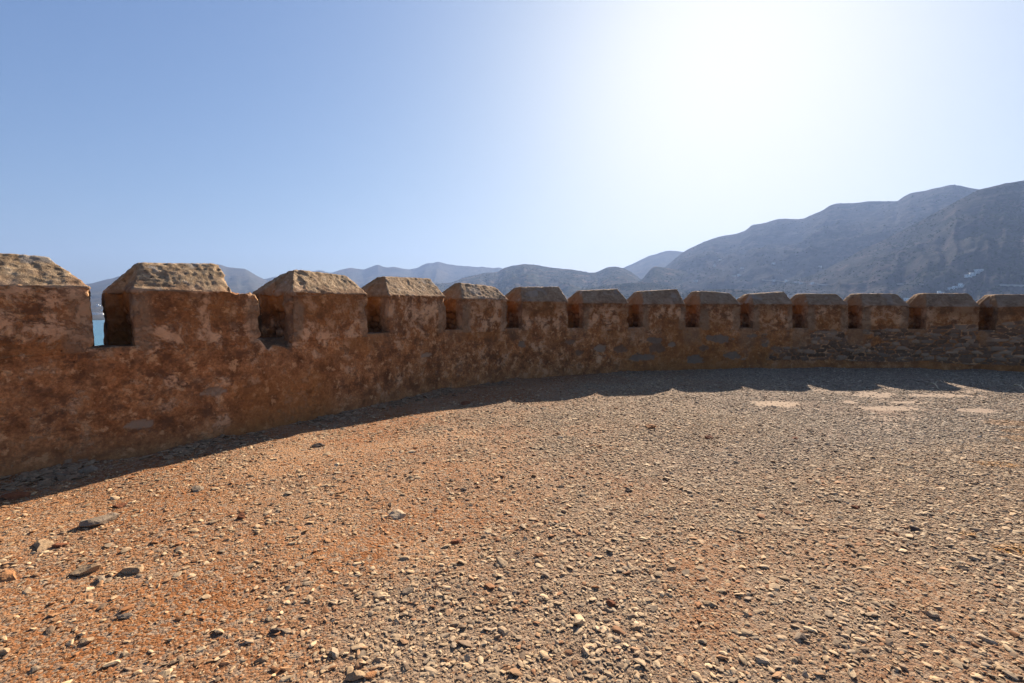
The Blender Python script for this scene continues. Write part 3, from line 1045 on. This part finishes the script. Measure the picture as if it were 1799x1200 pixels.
SM = {'grey': stone_mat('grey_limestone', (0.255, 0.187, 0.124), (0.162, 0.112, 0.072)),
      'tan': stone_mat('tan_limestone', (0.357, 0.237, 0.132), (0.238, 0.141, 0.072)),
      'pale': stone_mat('pale_limestone', (0.459, 0.332, 0.208), (0.340, 0.232, 0.136)),
      'red': stone_mat('red_brick_stone', (0.230, 0.087, 0.038), (0.145, 0.051, 0.024)),
      'orange': stone_mat('orange_sandstone', (0.383, 0.183, 0.076), (0.289, 0.120, 0.048)),
      'dark': stone_mat('dark_slate', (0.111, 0.078, 0.056), (0.068, 0.046, 0.034))}
stones = [
    (165, 916, 56, .50, 'grey', 'large angular grey stone, the biggest rock on the red soil'),
    (76, 956, 50, .32, 'tan', 'flat tan stone with a dark undercut left of the big grey rock'),
    (108, 958, 26, .35, 'red', 'small brown stone touching the right of the flat tan stone'),
    (156, 997, 48, .48, 'tan', 'chunky yellowish stone below the large grey rock'),
    (178, 1019, 32, .40, 'grey', 'grey slab lying just below the chunky yellowish stone'),
    (234, 998, 44, .30, 'tan', 'thin tan slab right of the chunky yellowish stone'),
    (14, 1013, 40, .38, 'orange', 'orange clay lump at the left edge of the photograph'),
    (8, 1143, 34, .55, 'tan', 'tan slab cut by the left edge near the bottom corner'),
    (698, 903, 36, .24, 'pale', 'pale cream flat stone alone on the gravel, brightest of all'),
    (425, 908, 17, .70, 'red', 'small dark red block standing on edge casting a short shadow'),
    (378, 916, 22, .40, 'tan', 'tan pebble left of the small red block'),
    (801, 953, 24, .55, 'red', 'red brown brick fragment among grey pebbles'),
    (1143, 751, 20, .45, 'orange', 'rounded orange tan stone farthest out in the middle of the terrace'),
    (1045, 1036, 17, .9, 'orange', 'round orange pebble among grey gravel'),
    (621, 1190, 36, .7, 'tan', 'rough buff stone at the bottom edge of the photograph'),
    (652, 1188, 26, .7, 'orange', 'pinkish stone right beside the rough buff stone at the bottom'),
    (346, 860, 28, .30, 'grey', 'thin grey slab near the shadow of the left wall'),
    (212, 888, 24, .35, 'red', 'dark red flat stone near the left wall shadow'),
    (560, 781, 22, .40, 'dark', 'dark flat stone just outside the wall shadow'),
    (725, 793, 20, .30, 'pale', 'thin cream flake below the wall shadow'),
    (1408, 1122, 30, .40, 'dark', 'dark slate pebble, oval, low on the right'),
    (1244, 767, 18, .55, 'red', 'brown lump right of the rounded orange tan stone'),
    (1396, 769, 16, .50, 'red', 'small brown lump farthest right on the lit gravel'),
    (485, 1114, 20, .65, 'dark', 'blackish angular stone among tan pebbles'),
    (716, 1043, 24, .45, 'grey', 'smooth elongated grey pebble at the centre front'),
    (1105, 858, 14, .6, 'dark', 'small dark lump on the mid gravel'),
    (1075, 1066, 20, .8, 'red', 'upright brown stone beside a bare soil patch'),
    (1118, 1107, 24, .6, 'tan', 'blocky tan stone among the thick gravel'),
    (1249, 1063, 30, .35, 'tan', 'long slanting tan sliver on the thick gravel'),
    (1505, 888, 18, .5, 'red', 'rounded brown stone on the right gravel'),
    (1606, 928, 20, .5, 'dark', 'dark rounded stone on the upper right gravel'),
    (1636, 1080, 28, .5, 'pale', 'pale cream stone on the right front gravel'),
    (1728, 1122, 30, .35, 'pale', 'wide pale slab low on the right side'),
    (1340, 1162, 28, .5, 'pale', 'pale oval stone near the bottom right'),
    (460, 1165, 26, .5, 'tan', 'tan stone at the bottom left of centre'),
    (150, 1128, 30, .4, 'tan', 'tan flake in the bottom left soil'),
    (215, 1085, 28, .4, 'grey', 'grey brown flake in the left soil above the tan flake'),
    (817, 707, 20, .5, 'red', 'reddish stone half in the shadow of the wall'),
    (155, 825, 24, .6, 'grey', 'upright grey slate leaning in the debris at the wall foot'),
    (100, 837, 26, .45, 'grey', 'flat grey slate lying in the shadow at the wall foot'),
    (30, 868, 46, .35, 'red', 'broad reddish lump in the shadow by the left edge'),
]
BVG = None
for i, (px, py, wpx, asp, mt, lab) in enumerate(stones):
    c = at(px, py + wpx * asp * .25)
    dist = math.hypot(c.y * c_ + CAMZ * s_, 0)
    w = wpx * dist / F
    v, f = rock_mesh(900 + i * 3, flat=min(.85, asp * 1.1), sub=4, cuts=18, elong=1.4, rough=.10)
    v = v * w * .88
    rz = random.Random(i).uniform(-.5, .5)
    ca, sa_ = math.cos(rz), math.sin(rz)
    v = v @ np.array([[ca, sa_, 0], [-sa_, ca, 0], [0, 0, 1]])
    zg = float(gheight(np.array([c.x]), np.array([c.y]), wall_dist(np.array([c.x]), np.array([c.y])))[0])
    v[:, 2] += -v[:, 2].min() * .45
    o = make_obj('stone', v, f, SM[mt], smooth=False)
    o.location = (c.x, c.y, zg)
    tag(o, lab, 'stone', 'larger stones lying loose on the terrace')

# two dry twigs at the shadow edge
t = NT('dry_straw')
M_TWIG = t.done(t.mix(t.noise(t.pos(), 40), (.50, .38, .22), (.68, .55, .36)), .8)
for (a, b, lab) in (((1634, 677), (1652, 684), 'pale dry twig lying in the shadow below the exposed rubble'),
                    ((1781, 680), (1806, 687), 'pale dry stalk at the right edge along the shadow line')):
    A, B = at(*a), at(*b)
    pts = [A.lerp(B, k / 7) + Vector((0, .012 * math.sin(k * 1.3), .03 + .035 * math.sin(k * .7))) for k in range(8)]
    vs, fs = [], []
    def tube(pts, r0, r1):
        base = len(vs)
        d = (pts[-1] - pts[0]).normalized()
        u = d.cross(Vector((0, 0, 1))).normalized(); w = u.cross(d)
        for k, q_ in enumerate(pts):
            r_ = r0 + (r1 - r0) * k / (len(pts) - 1)
            for j in range(6):
                an = j * math.pi / 3
                vs.append(tuple(q_ + (u * math.cos(an) + w * math.sin(an)) * r_))
        for k in range(len(pts) - 1):
            for j in range(6):
                fs.append((base + k * 6 + j, base + k * 6 + (j + 1) % 6, base + k * 6 + 6 + (j + 1) % 6, base + k * 6 + 6 + j))
        fs.append(tuple(range(base, base + 6))[::-1]); fs.append(tuple(range(base + 6 * (len(pts) - 1), base + 6 * len(pts))))
    tube(pts, .014, .006)
    tube([pts[3], pts[3] + Vector((.05, .04, .02)), pts[3] + Vector((.11, .07, .05))], .006, .003)
    o = make_obj('twig', np.array(vs), fs, M_TWIG, loc=tuple(A))
    tag(o, lab, 'twig', 'dry twigs at the shadow edge')

# ------------------------------------------------------------------ island slope, sea
SEA = -36.0
t = NT('island_rock')
p = t.pos()
M_ROCK = t.done(t.ramp(t.noise(p, .6, 9, .7), [(.3, (.10, .085, .05)), (.5, (.24, .18, .12)), (.7, (.34, .28, .2))]), .95, t.bump(t.noise(p, 1.5, 8, .7), .8, .4))
si = np.arange(0, SMAX, .5)
offs = np.array([.72, 1.5, 3, 5, 8, 12, 17, 23, 30, 38, 46])
zz = np.array([-5.5, -6.2, -8, -10, -13, -17, -21.5, -26, -30.5, -34.5, -37.5])
si_g, of_g = np.meshgrid(si, offs, indexing='ij')
zi_g = np.broadcast_to(zz, si_g.shape) + 1.2 * fbm(si_g * .3, of_g * .3, si_g * 0, 4) * sstep(.7, 4, of_g)
x, y = curve(si_g.ravel(), of_g.ravel())
tag(make_obj('island_slope', np.stack([x, y, zi_g.ravel()], -1), grid_faces(*si_g.shape), M_ROCK), kind='structure')

t = NT('sea_water')
p = t.pos()
w1 = t.noise(t.mapping(p, (1, 1, 1)), .25, 5, .6)
w2 = t.noise(t.mapping(p, (.02, .004, 1)), 1.0, 3, .5)
bandc = t.ramp(w2, [(.35, (.012, .105, .135)), (.65, (.03, .16, .185))])
M_SEA = t.done(bandc, .22, t.bump(w1, .5, .5), .5)
HS = 6400.0
nxy = 40
q = np.linspace(-HS, HS, nxy)
qx, qy = np.meshgrid(q, q, indexing='ij')
tag(make_obj('sea', np.stack([qx.ravel(), qy.ravel(), np.full(qx.size, SEA)], -1), grid_faces(nxy, nxy), M_SEA), kind='structure')

# ------------------------------------------------------------------ mountains
def hill_material(name, a, b, c, scale, bumpd):
    t = NT(name)
    p = t.pos()
    n1 = t.noise(p, scale * .15, 7, .65, .3)
    n2 = t.noise(p, scale, 10, .74)
    n3 = t.noise(p, scale * 4, 7, .75)
    n4 = t.noise(t.mapping(p, loc=(900, 400, 80)), scale * .45, 8, .7)
    col = t.ramp(n2, [(.36, a), (.50, b), (.66, c)])
    col = t.mix(t.maprange(n1, .44, .58, 0, .6), col, b)
    col = t.mix(t.maprange(n4, .53, .63, 0, .75), col, c)
    col = t.mix(t.math('MULTIPLY', t.maprange(n3, .47, .55), .6), col, a)
    return t.done(col, 1.0, t.bump(t.math('ADD', n2, t.math('MULTIPLY', n3, .5)), 1.0, bumpd), 0.0)


M_FAR = hill_material('far_scrub_slope', (.035, .04, .028), (.08, .07, .05), (.13, .095, .06), .006, 15)
M_MIDH = hill_material('olive_scrub_slope', (.022, .030, .016), (.070, .066, .048), (.19, .125, .085), .02, 5)
M_NEARH = hill_material('rocky_scrub_slope', (.022, .028, .019), (.066, .062, .062), (.135, .105, .095), .022, 4)
hill_bvh = []
hill_grid = []


def mountain(name, prof, D, Fd, mat, nu=420, nv=90, rough=.10, wl=500, pw=1.25, seed=0, foot_z=SEA - .6, jag=1.0, back=1.6):
    prof = sorted(prof)
    xs = np.array([p_[0] for p_ in prof], float); ys = np.array([p_[1] for p_ in prof], float)
    pxs = np.linspace(xs[0], xs[-1], nu)
    pys = np.interp(pxs, xs, ys)
    k = np.hanning(5); k /= k.sum()
    pys = np.convolve(np.pad(pys, 2, mode='edge'), k, 'valid')
    az = np.empty(nu); el = np.empty(nu)
    for i in range(nu):
        az[i], el[i] = azel(pxs[i], pys[i])
    Dv = D(pxs) if callable(D) else np.full(nu, float(D))
    Fv = Fd(pxs) if callable(Fd) else np.full(nu, float(Fd))
    # the crest wanders in depth
    Dv = Dv * (1 + .06 * fbm(az * 9 + seed, az * 0, az * 0 + 2, 3))
    zr = CAMZ + el * Dv
    u = np.r_[np.linspace(0, 1, nv) ** .85, 1 + np.linspace(0, 1, 16)[1:] ** 1.3 * back]
    A, U = np.meshgrid(az, u, indexing='ij')
    DD, FF, ZR = Dv[:, None], Fv[:, None], zr[:, None]
    R = np.where(U <= 1, FF + (DD - FF) * U, DD + (U - 1) * (ZR - foot_z) * 1.6)
    X = R * np.sin(A); Y = R * np.cos(A)
    g = np.where(U <= 1, np.clip(U, 0, 1) ** pw, np.clip(1 - (U - 1) / back, 0, 1) ** .9)
    Zm = foot_z + (ZR - foot_z) * g
    amp = rough * np.maximum(ZR - foot_z, 0) * np.where(U <= 1, np.clip(U * 4, 0, 1) * np.clip((1 - U) * 3.0, 0, 1) ** .9, np.clip(U - 1, 0, 1))
    rid = 1 - 2 * np.abs(fbm(X / wl + seed, Y / wl, X * 0 + seed, 5, .55))
    # spurs running down the slope
    sp = 1 - 2 * np.abs(fbm(A * DD / (wl * .55) + seed * 2 + .25 * fbm(X / wl, Y / wl, X * 0, 3), U * .9, X * 0 + 1.3, 4))
    Zm = Zm + amp * ((rid - .55) * .8 + (sp - .55) * .9)
    Zm = Zm + jag * .004 * DD * .25 * fbm(X / 60, Y / 60, X * 0 + seed, 3) * np.clip(U * 4, 0, 1)
    lim = CAMZ + el[:, None] * R
    Zm = np.where(U < 1, np.minimum(Zm, lim), Zm)
    vs = np.stack([X.ravel(), Y.ravel(), Zm.ravel()], -1)
    fcs = grid_faces(*X.shape)
    o = make_obj(name, vs, fcs, mat)
    tag(o, kind='structure')
    hill_bvh.append((name, BVHTree.FromPolygons([Vector(v_) for v_ in vs], [tuple(f_) for f_ in fcs])))
    hill_grid.append((X[:, :nv], Y[:, :nv], Zm[:, :nv]))
    return o


SHORE = 1740.0
mountain('far_mountain', [(-260, 505), (-120, 500), (0, 512), (60, 512), (120, 506), (160, 498), (215, 484), (260, 477), (310, 472), (350, 469), (367, 466), (378, 464), (388, 465),
          (398, 469), (415, 471), (430, 472.5), (438, 477), (450, 484), (462, 490), (480, 496), (520, 503), (600, 512), (700, 522)],
         4700, SHORE, M_FAR, nu=380, rough=.10, wl=700, seed=3, pw=1.5)
mountain('far_range', [(300, 515), (400, 500), (462, 490.5), (480, 487), (500, 484), (512, 479), (522, 476), (531, 475), (545, 476.5), (555, 476), (565, 474.5), (575, 478), (583, 479),
          (598, 474), (608, 472), (618, 470.5), (628, 472.5), (640, 474), (652, 469), (664, 464.5), (672, 468), (680, 470), (694, 469), (708, 472), (720, 473.5), (732, 471), (745, 464.5),
          (752, 462), (762, 461.5), (771, 460), (784, 463.5), (800, 466), (812, 466.5), (825, 468), (838, 469.5), (847, 468), (860, 470.5), (868, 471), (877, 469.5), (890, 474), (950, 484), (1050, 500), (1250, 520)],
         5300, 3300, M_FAR, nu=420, rough=.13, wl=900, seed=8, pw=1.3)
mountain('far_hill', [(560, 520), (640, 501), (690, 496), (740, 493), (770, 496), (800, 505), (860, 520)], 3900, 2200, M_FAR, nu=160, rough=.1, wl=400, seed=13, pw=1.2)
mountain('distant_peak', [(1000, 520), (1060, 488), (1097, 470), (1110, 464), (1122, 458), (1140, 449.5), (1155, 445.5), (1168, 441.5), (1178, 440), (1190, 441), (1205, 443), (1230, 450), (1300, 475), (1400, 510)],
         4700, 2400, M_FAR, nu=200, rough=.08, wl=600, seed=21)
mountain('scrub_hill', [(560, 530), (640, 512), (700, 501), (740, 498), (775, 498), (795, 496), (812, 489), (830, 484), (848, 480), (860, 479), (875, 477.5), (885, 471), (900, 467), (912, 465), (919, 463.5),
          (928, 464.5), (945, 466), (962, 469), (975, 471), (1000, 473), (1015, 475.5), (1035, 479), (1047, 478), (1057, 474), (1066, 470), (1075, 468.5), (1085, 468.5), (1097, 471.5), (1108, 477), (1118, 484),
          (1128, 492), (1145, 499), (1200, 508), (1260, 522)], 3000, 1500, M_MIDH, nu=420, nv=110, rough=.11, wl=260, seed=31, pw=1.15)
mountain('mountain', [(1030, 528), (1100, 505), (1140, 490), (1165, 472), (1180, 459), (1200, 443), (1212, 436), (1225, 430), (1238, 424), (1250, 420.5), (1262, 416.5), (1280, 413), (1296, 410), (1308, 406),
          (1316, 400), (1321, 395.5), (1335, 393), (1345, 391.5), (1357, 387.5), (1366, 385), (1380, 384), (1404, 385), (1415, 382.5), (1424, 378), (1440, 372), (1450, 366), (1457, 361), (1470, 357), (1490, 357.5),
          (1503, 356), (1522, 354), (1540, 354), (1577, 353), (1583, 348), (1590, 344), (1600, 339), (1608, 337.5), (1625, 335.5), (1640, 331.5), (1652, 328.5), (1672, 325), (1688, 326), (1705, 330), (1722, 333),
          (1760, 338), (1830, 346), (1950, 350), (2250, 370)], 3300, 1500, M_NEARH, nu=520, nv=130, rough=.10, wl=420, seed=41, pw=1.1)
mountain('mountain_spur', [(1180, 530), (1280, 512), (1330, 506), (1380, 497), (1430, 482), (1460, 468), (1490, 452), (1530, 432), (1570, 413), (1610, 392), (1650, 370), (1690, 348), (1722, 333), (1738, 329), (1755, 325.5),
          (1765, 322.5), (1782, 320), (1799, 316.5), (1850, 306), (1950, 296), (2250, 285)], lambda q_: np.interp(q_, [1180, 1500, 1799], [1700, 2000, 2300]), 1150, M_NEARH, nu=520, nv=150, rough=.085, wl=300, seed=47, pw=1.05)
mountain('foothill', [(1060, 522), (1110, 502), (1130, 489), (1138, 479), (1144, 472), (1150, 468), (1158, 469), (1170, 470.5), (1185, 473), (1205, 476), (1235, 482), (1280, 494), (1340, 508), (1400, 522)],
         2500, 1500, M_MIDH, nu=260, rough=.09, wl=240, seed=53)
mountain('low_ridge', [(960, 522), (1020, 508), (1080, 500), (1125, 496.5), (1150, 497.5), (1175, 502), (1200, 508), (1220, 514), (1250, 522)], 1900, 1350, M_MIDH, nu=200, rough=.07, wl=160, seed=59)
mountain('coastal_hill', [(1150, 530), (1190, 518), (1220, 511.5), (1250, 508.5), (1280, 507.5), (1310, 508.5), (1340, 513), (1390, 524), (1430, 532)], 1500, 1150, M_MIDH, nu=180, rough=.07, wl=140, seed=61)

# scrub bushes dotted over the nearer slopes
t = NT('scrub_leaf')
M_SCRUB = t.done(t.mix(t.noise(t.pos(), .05), (.025, .036, .016), (.06, .065, .032)), 1.0, None, 0.0)
bc = bpy.data.collections.new('scrub_kinds')
for k in range(5):
    v, f = rock_mesh(700 + k, flat=.75, sub=2, cuts=2, elong=1.1, rough=.55)
    bc.objects.link(make_obj('scrub_kind_%d' % k, v, f, M_SCRUB, smooth=False, link=False))
pts, scs = [], []
for hi, n, sz in ((4, 9000, 6.5), (5, 9000, 6.5), (6, 16000, 5.0), (7, 4000, 6.0), (8, 3000, 5.0), (9, 2600, 4.5)):
    Xg, Yg, Zg = hill_grid[hi]
    i = rng.integers(0, Xg.shape[0] - 1, n); j = rng.integers(3, Xg.shape[1] - 1, n)
    a, b = rng.random(n), rng.random(n)
    def bl(G):
        return (G[i, j] * (1 - a) + G[i + 1, j] * a) * (1 - b) + (G[i, j + 1] * (1 - a) + G[i + 1, j + 1] * a) * b
    x, y, z = bl(Xg), bl(Yg), bl(Zg)
    k = fbm(x / 120, y / 120, x * 0, 3) + rng.normal(0, .25, n) > -.02
    pts.append(np.stack([x, y, z], -1)[k]); scs.append(sz * rng.uniform(.5, 1.5, k.sum()))
pts = np.concatenate(pts); scs = np.concatenate(scs)
n = len(pts)
sm_ = bpy.data.meshes.new('scrub')
sm_.vertices.add(n); sm_.vertices.foreach_set('co', pts.astype(np.float32).ravel())
a = sm_.attributes.new('idx', 'INT', 'POINT'); a.data.foreach_set('value', rng.integers(0, 5, n).astype(np.int32))
a = sm_.attributes.new('rot', 'FLOAT_VECTOR', 'POINT'); a.data.foreach_set('vector', np.stack([np.zeros(n), np.zeros(n), rng.random(n) * 6.28], -1).astype(np.float32).ravel())
a = sm_.attributes.new('scl', 'FLOAT_VECTOR', 'POINT'); a.data.foreach_set('vector', np.repeat(scs[:, None], 3, 1).astype(np.float32).ravel())
sm_.materials.append(M_SCRUB)
so = bpy.data.objects.new('scrub', sm_)
COL.objects.link(so)
tag(so, 'dark low scrub dotted over the hazy hillsides', 'scrub', kind='stuff')
so.modifiers.new('scatter', 'NODES').node_group = instance_tree('scatter_scrub', bc)

# ------------------------------------------------------------------ far houses and roads
def hit(px, py):
    o = Vector((0, 0, CAMZ)); d = ray(px, py)
    best = None
    for nme, b in hill_bvh:
        loc, nor, ix, dist = b.ray_cast(o, d, 30000)
        if loc is not None and (best is None or dist < best[1]):
            best = (loc, dist)
    return best[0] if best else None


t = NT('whitewash'); M_WHITE = t.done(t.mix(t.noise(t.pos(), .4), (.66, .64, .60), (.78, .77, .74)), .8)
t = NT('dark_opening'); M_OPEN = t.done((.05, .055, .06), .4)
t = NT('pale_road'); M_ROAD = t.done(t.mix(t.noise(t.pos(), .1), (.36, .30, .24), (.50, .44, .37)), .95)


def house_mesh(w, d, h, two):
    vs, fs, mi = [], [], []
    def box(x0, x1, y0, y1, z0, z1, m):
        b = len(vs)
        vs.extend([(x0, y0, z0), (x1, y0, z0), (x1, y1, z0), (x0, y1, z0), (x0, y0, z1), (x1, y0, z1), (x1, y1, z1), (x0, y1, z1)])
        for f in ((3, 2, 1, 0), (4, 5, 6, 7), (0, 1, 5, 4), (1, 2, 6, 5), (2, 3, 7, 6), (3, 0, 4, 7)):
            fs.append(tuple(b + k for k in f)); mi.append(m)
    box(-w / 2, w / 2, -d / 2, d / 2, -3, h, 0)
    box(-w / 2 - .2, w / 2 + .2, -d / 2 - .2, d / 2 + .2, h, h + .5, 0)
    if two:
        box(-w / 2, w * .05, -d / 2 + .5, d / 2, h + .5, h + 3.4, 0)
    nwin = max(2, int(w // 4))
    for k in range(nwin):
        x = -w / 2 + (k + .5) * w / nwin
        if k == nwin // 2:
            box(x - .55, x + .55, -d / 2 - .06, -d / 2 + .1, 0, 2.2, 1)
        else:
            box(x - .6, x + .6, -d / 2 - .06, -d / 2 + .1, 1.0, 2.3, 1)
    return vs, fs, mi


houses = [
    ((167, 553), 26, 6, 'narrow white waterfront building at left in the opening beside the broken merlon'),
    ((175, 552.5), 34, 7, 'widest white building on the far shore, seen through the left opening'),
    ((181, 546), 16, 5, 'small white house above the shore seen through the left opening'),
    ((173, 538), 18, 5, 'white house highest up the far slope seen through the left opening'),
    ((1222, 494.5), 26, 5, 'white house alone on the foothill above the eighth merlon'),
    ((1265, 457.5), 16, 5, 'faint white house high on the left flank of the big mountain'),
    ((1256, 468), 14, 5, 'faint pale house lower left on the mountain flank'),
    ((1304, 472.5), 18, 5, 'small pale house above the white terrace wall on the mountain'),
    ((1288, 485.5), 26, 4, 'long low white building at the left end of the hillside road'),
    ((1299, 484.5), 24, 4, 'long low white building, its neighbour farther up the hillside road'),
    ((1359, 463.5), 18, 5, 'bright white house alone in the middle of the mountainside'),
    ((1359, 493.5), 16, 4, 'first white house from the left in the row along the hillside road'),
    ((1382, 495.5), 20, 5, 'second white house from the left in the row along the hillside road'),
    ((1400, 497.5), 22, 5, 'third and widest white house in the row along the hillside road'),
    ((1408, 498.5), 12, 4, 'fourth white house from the left in the row along the hillside road'),
    ((1428, 499.5), 16, 4, 'last white house at the right end of the row along the hillside road'),
    ((1441, 469), 14, 4, 'tiny pale house on the crest where the near spur meets the mountain'),
    ((1722, 477), 16, 5, 'topmost white house of the bright hamlet on the near slope'),
    ((1716, 479.5), 16, 5, 'second white house down in the bright hamlet on the near slope'),
    ((1708, 483), 15, 5, 'third white house down in the bright hamlet on the near slope'),
    ((1701, 485.5), 15, 4, 'lowest white house of the bright hamlet on the near slope'),
    ((1689, 503.5), 13, 4, 'right house of the lower white hamlet just above the merlons'),
    ((1679, 506), 13, 4, 'middle house of the lower white hamlet just above the merlons'),
    ((1671, 508), 14, 4, 'left house of the lower white hamlet just above the merlons'),
    ((1652, 517), 15, 4, 'pale house half hidden behind the wall beside the broken coping'),
    ((1594, 527.5), 18, 5, 'white house by the shore showing in the notch between two right merlons'),
    ((1298, 525.5), 18, 5, 'white house by the shore in the notch left of the tenth merlon'),
]
for i, ((px, py), w, h, lab) in enumerate(houses):
    q = hit(px, py)
    if q is None:
        continue
    vs, fs, mi = house_mesh(w * .65, 8, h * .75, i % 3 == 0)
    o = make_obj('house', np.array(vs, float), fs, [M_WHITE, M_OPEN], smooth=False)
    o.data.polygons.foreach_set('material_index', mi)
    o.location = q + Vector((0, 0, .5))
    o.rotation_euler = (0, 0, -math.atan2(q.x, q.y) + random.Random(i).uniform(-.5, .5))
    tag(o, lab, 'house', 'white houses on the far hillsides')


def road(name, pts, width):
    P3 = []
    for (x0, y0), (x1, y1) in zip(pts[:-1], pts[1:]):
        for k in range(14):
            q_ = hit(x0 + (x1 - x0) * k / 14, y0 + (y1 - y0) * k / 14)
            if q_ is not None:
                P3.append(q_)
    vs, fs = [], []
    for k, q_ in enumerate(P3):
        vs += [tuple(q_ + Vector((0, -width / 2, 1.2 - width * .05))), tuple(q_ + Vector((0, width / 2, 2.2))), tuple(q_ + Vector((0, -width / 2, -3)))]
        if k:
            b = 3 * k
            fs += [(b - 3, b, b + 1, b - 2), (b - 1, b + 2, b, b - 3)]
    o = make_obj(name, np.array(vs), fs, M_ROAD, smooth=True)
    tag(o, kind='structure')


road('road', [(1338, 492), (1370, 494), (1400, 497), (1430, 499.5), (1462, 502)], 5)
road('road.001', [(1575, 499.5), (1625, 500)], 4)
road('road.002', [(1755, 501.5), (1840, 503)], 4)
road('track', [(842, 491), (850, 496)], 6)

# ------------------------------------------------------------------ haze
bm = bmesh.new()
bmesh.ops.create_cube(bm, size=1.0)
me = bpy.data.meshes.new('haze'); bm.to_mesh(me); bm.free()
hz = bpy.data.objects.new('haze', me)
COL.objects.link(hz)
hz.scale = (2 * HS + 40, 2 * HS + 40, 800)
hz.location = (0, 0, SEA - 1.0 + 400)
t = NT('hazy_air')
pv = t.n('ShaderNodeVolumePrincipled')
pv.inputs['Color'].default_value = (.315, .44, .73, 1)
pv.inputs['Density'].default_value = 0.000115
pv.inputs['Anisotropy'].default_value = 0.22
t.l(pv.outputs[0], t.out.inputs['Volume'])
me.materials.append(t.m)
tag(hz, kind='stuff')

# ------------------------------------------------------------------ render settings
sc.render.engine = 'CYCLES'
sc.cycles.use_denoising = True
sc.cycles.max_bounces = 6
sc.cycles.volume_bounces = 0
sc.cycles.volume_max_steps = 64
sc.cycles.sample_clamp_indirect = 6
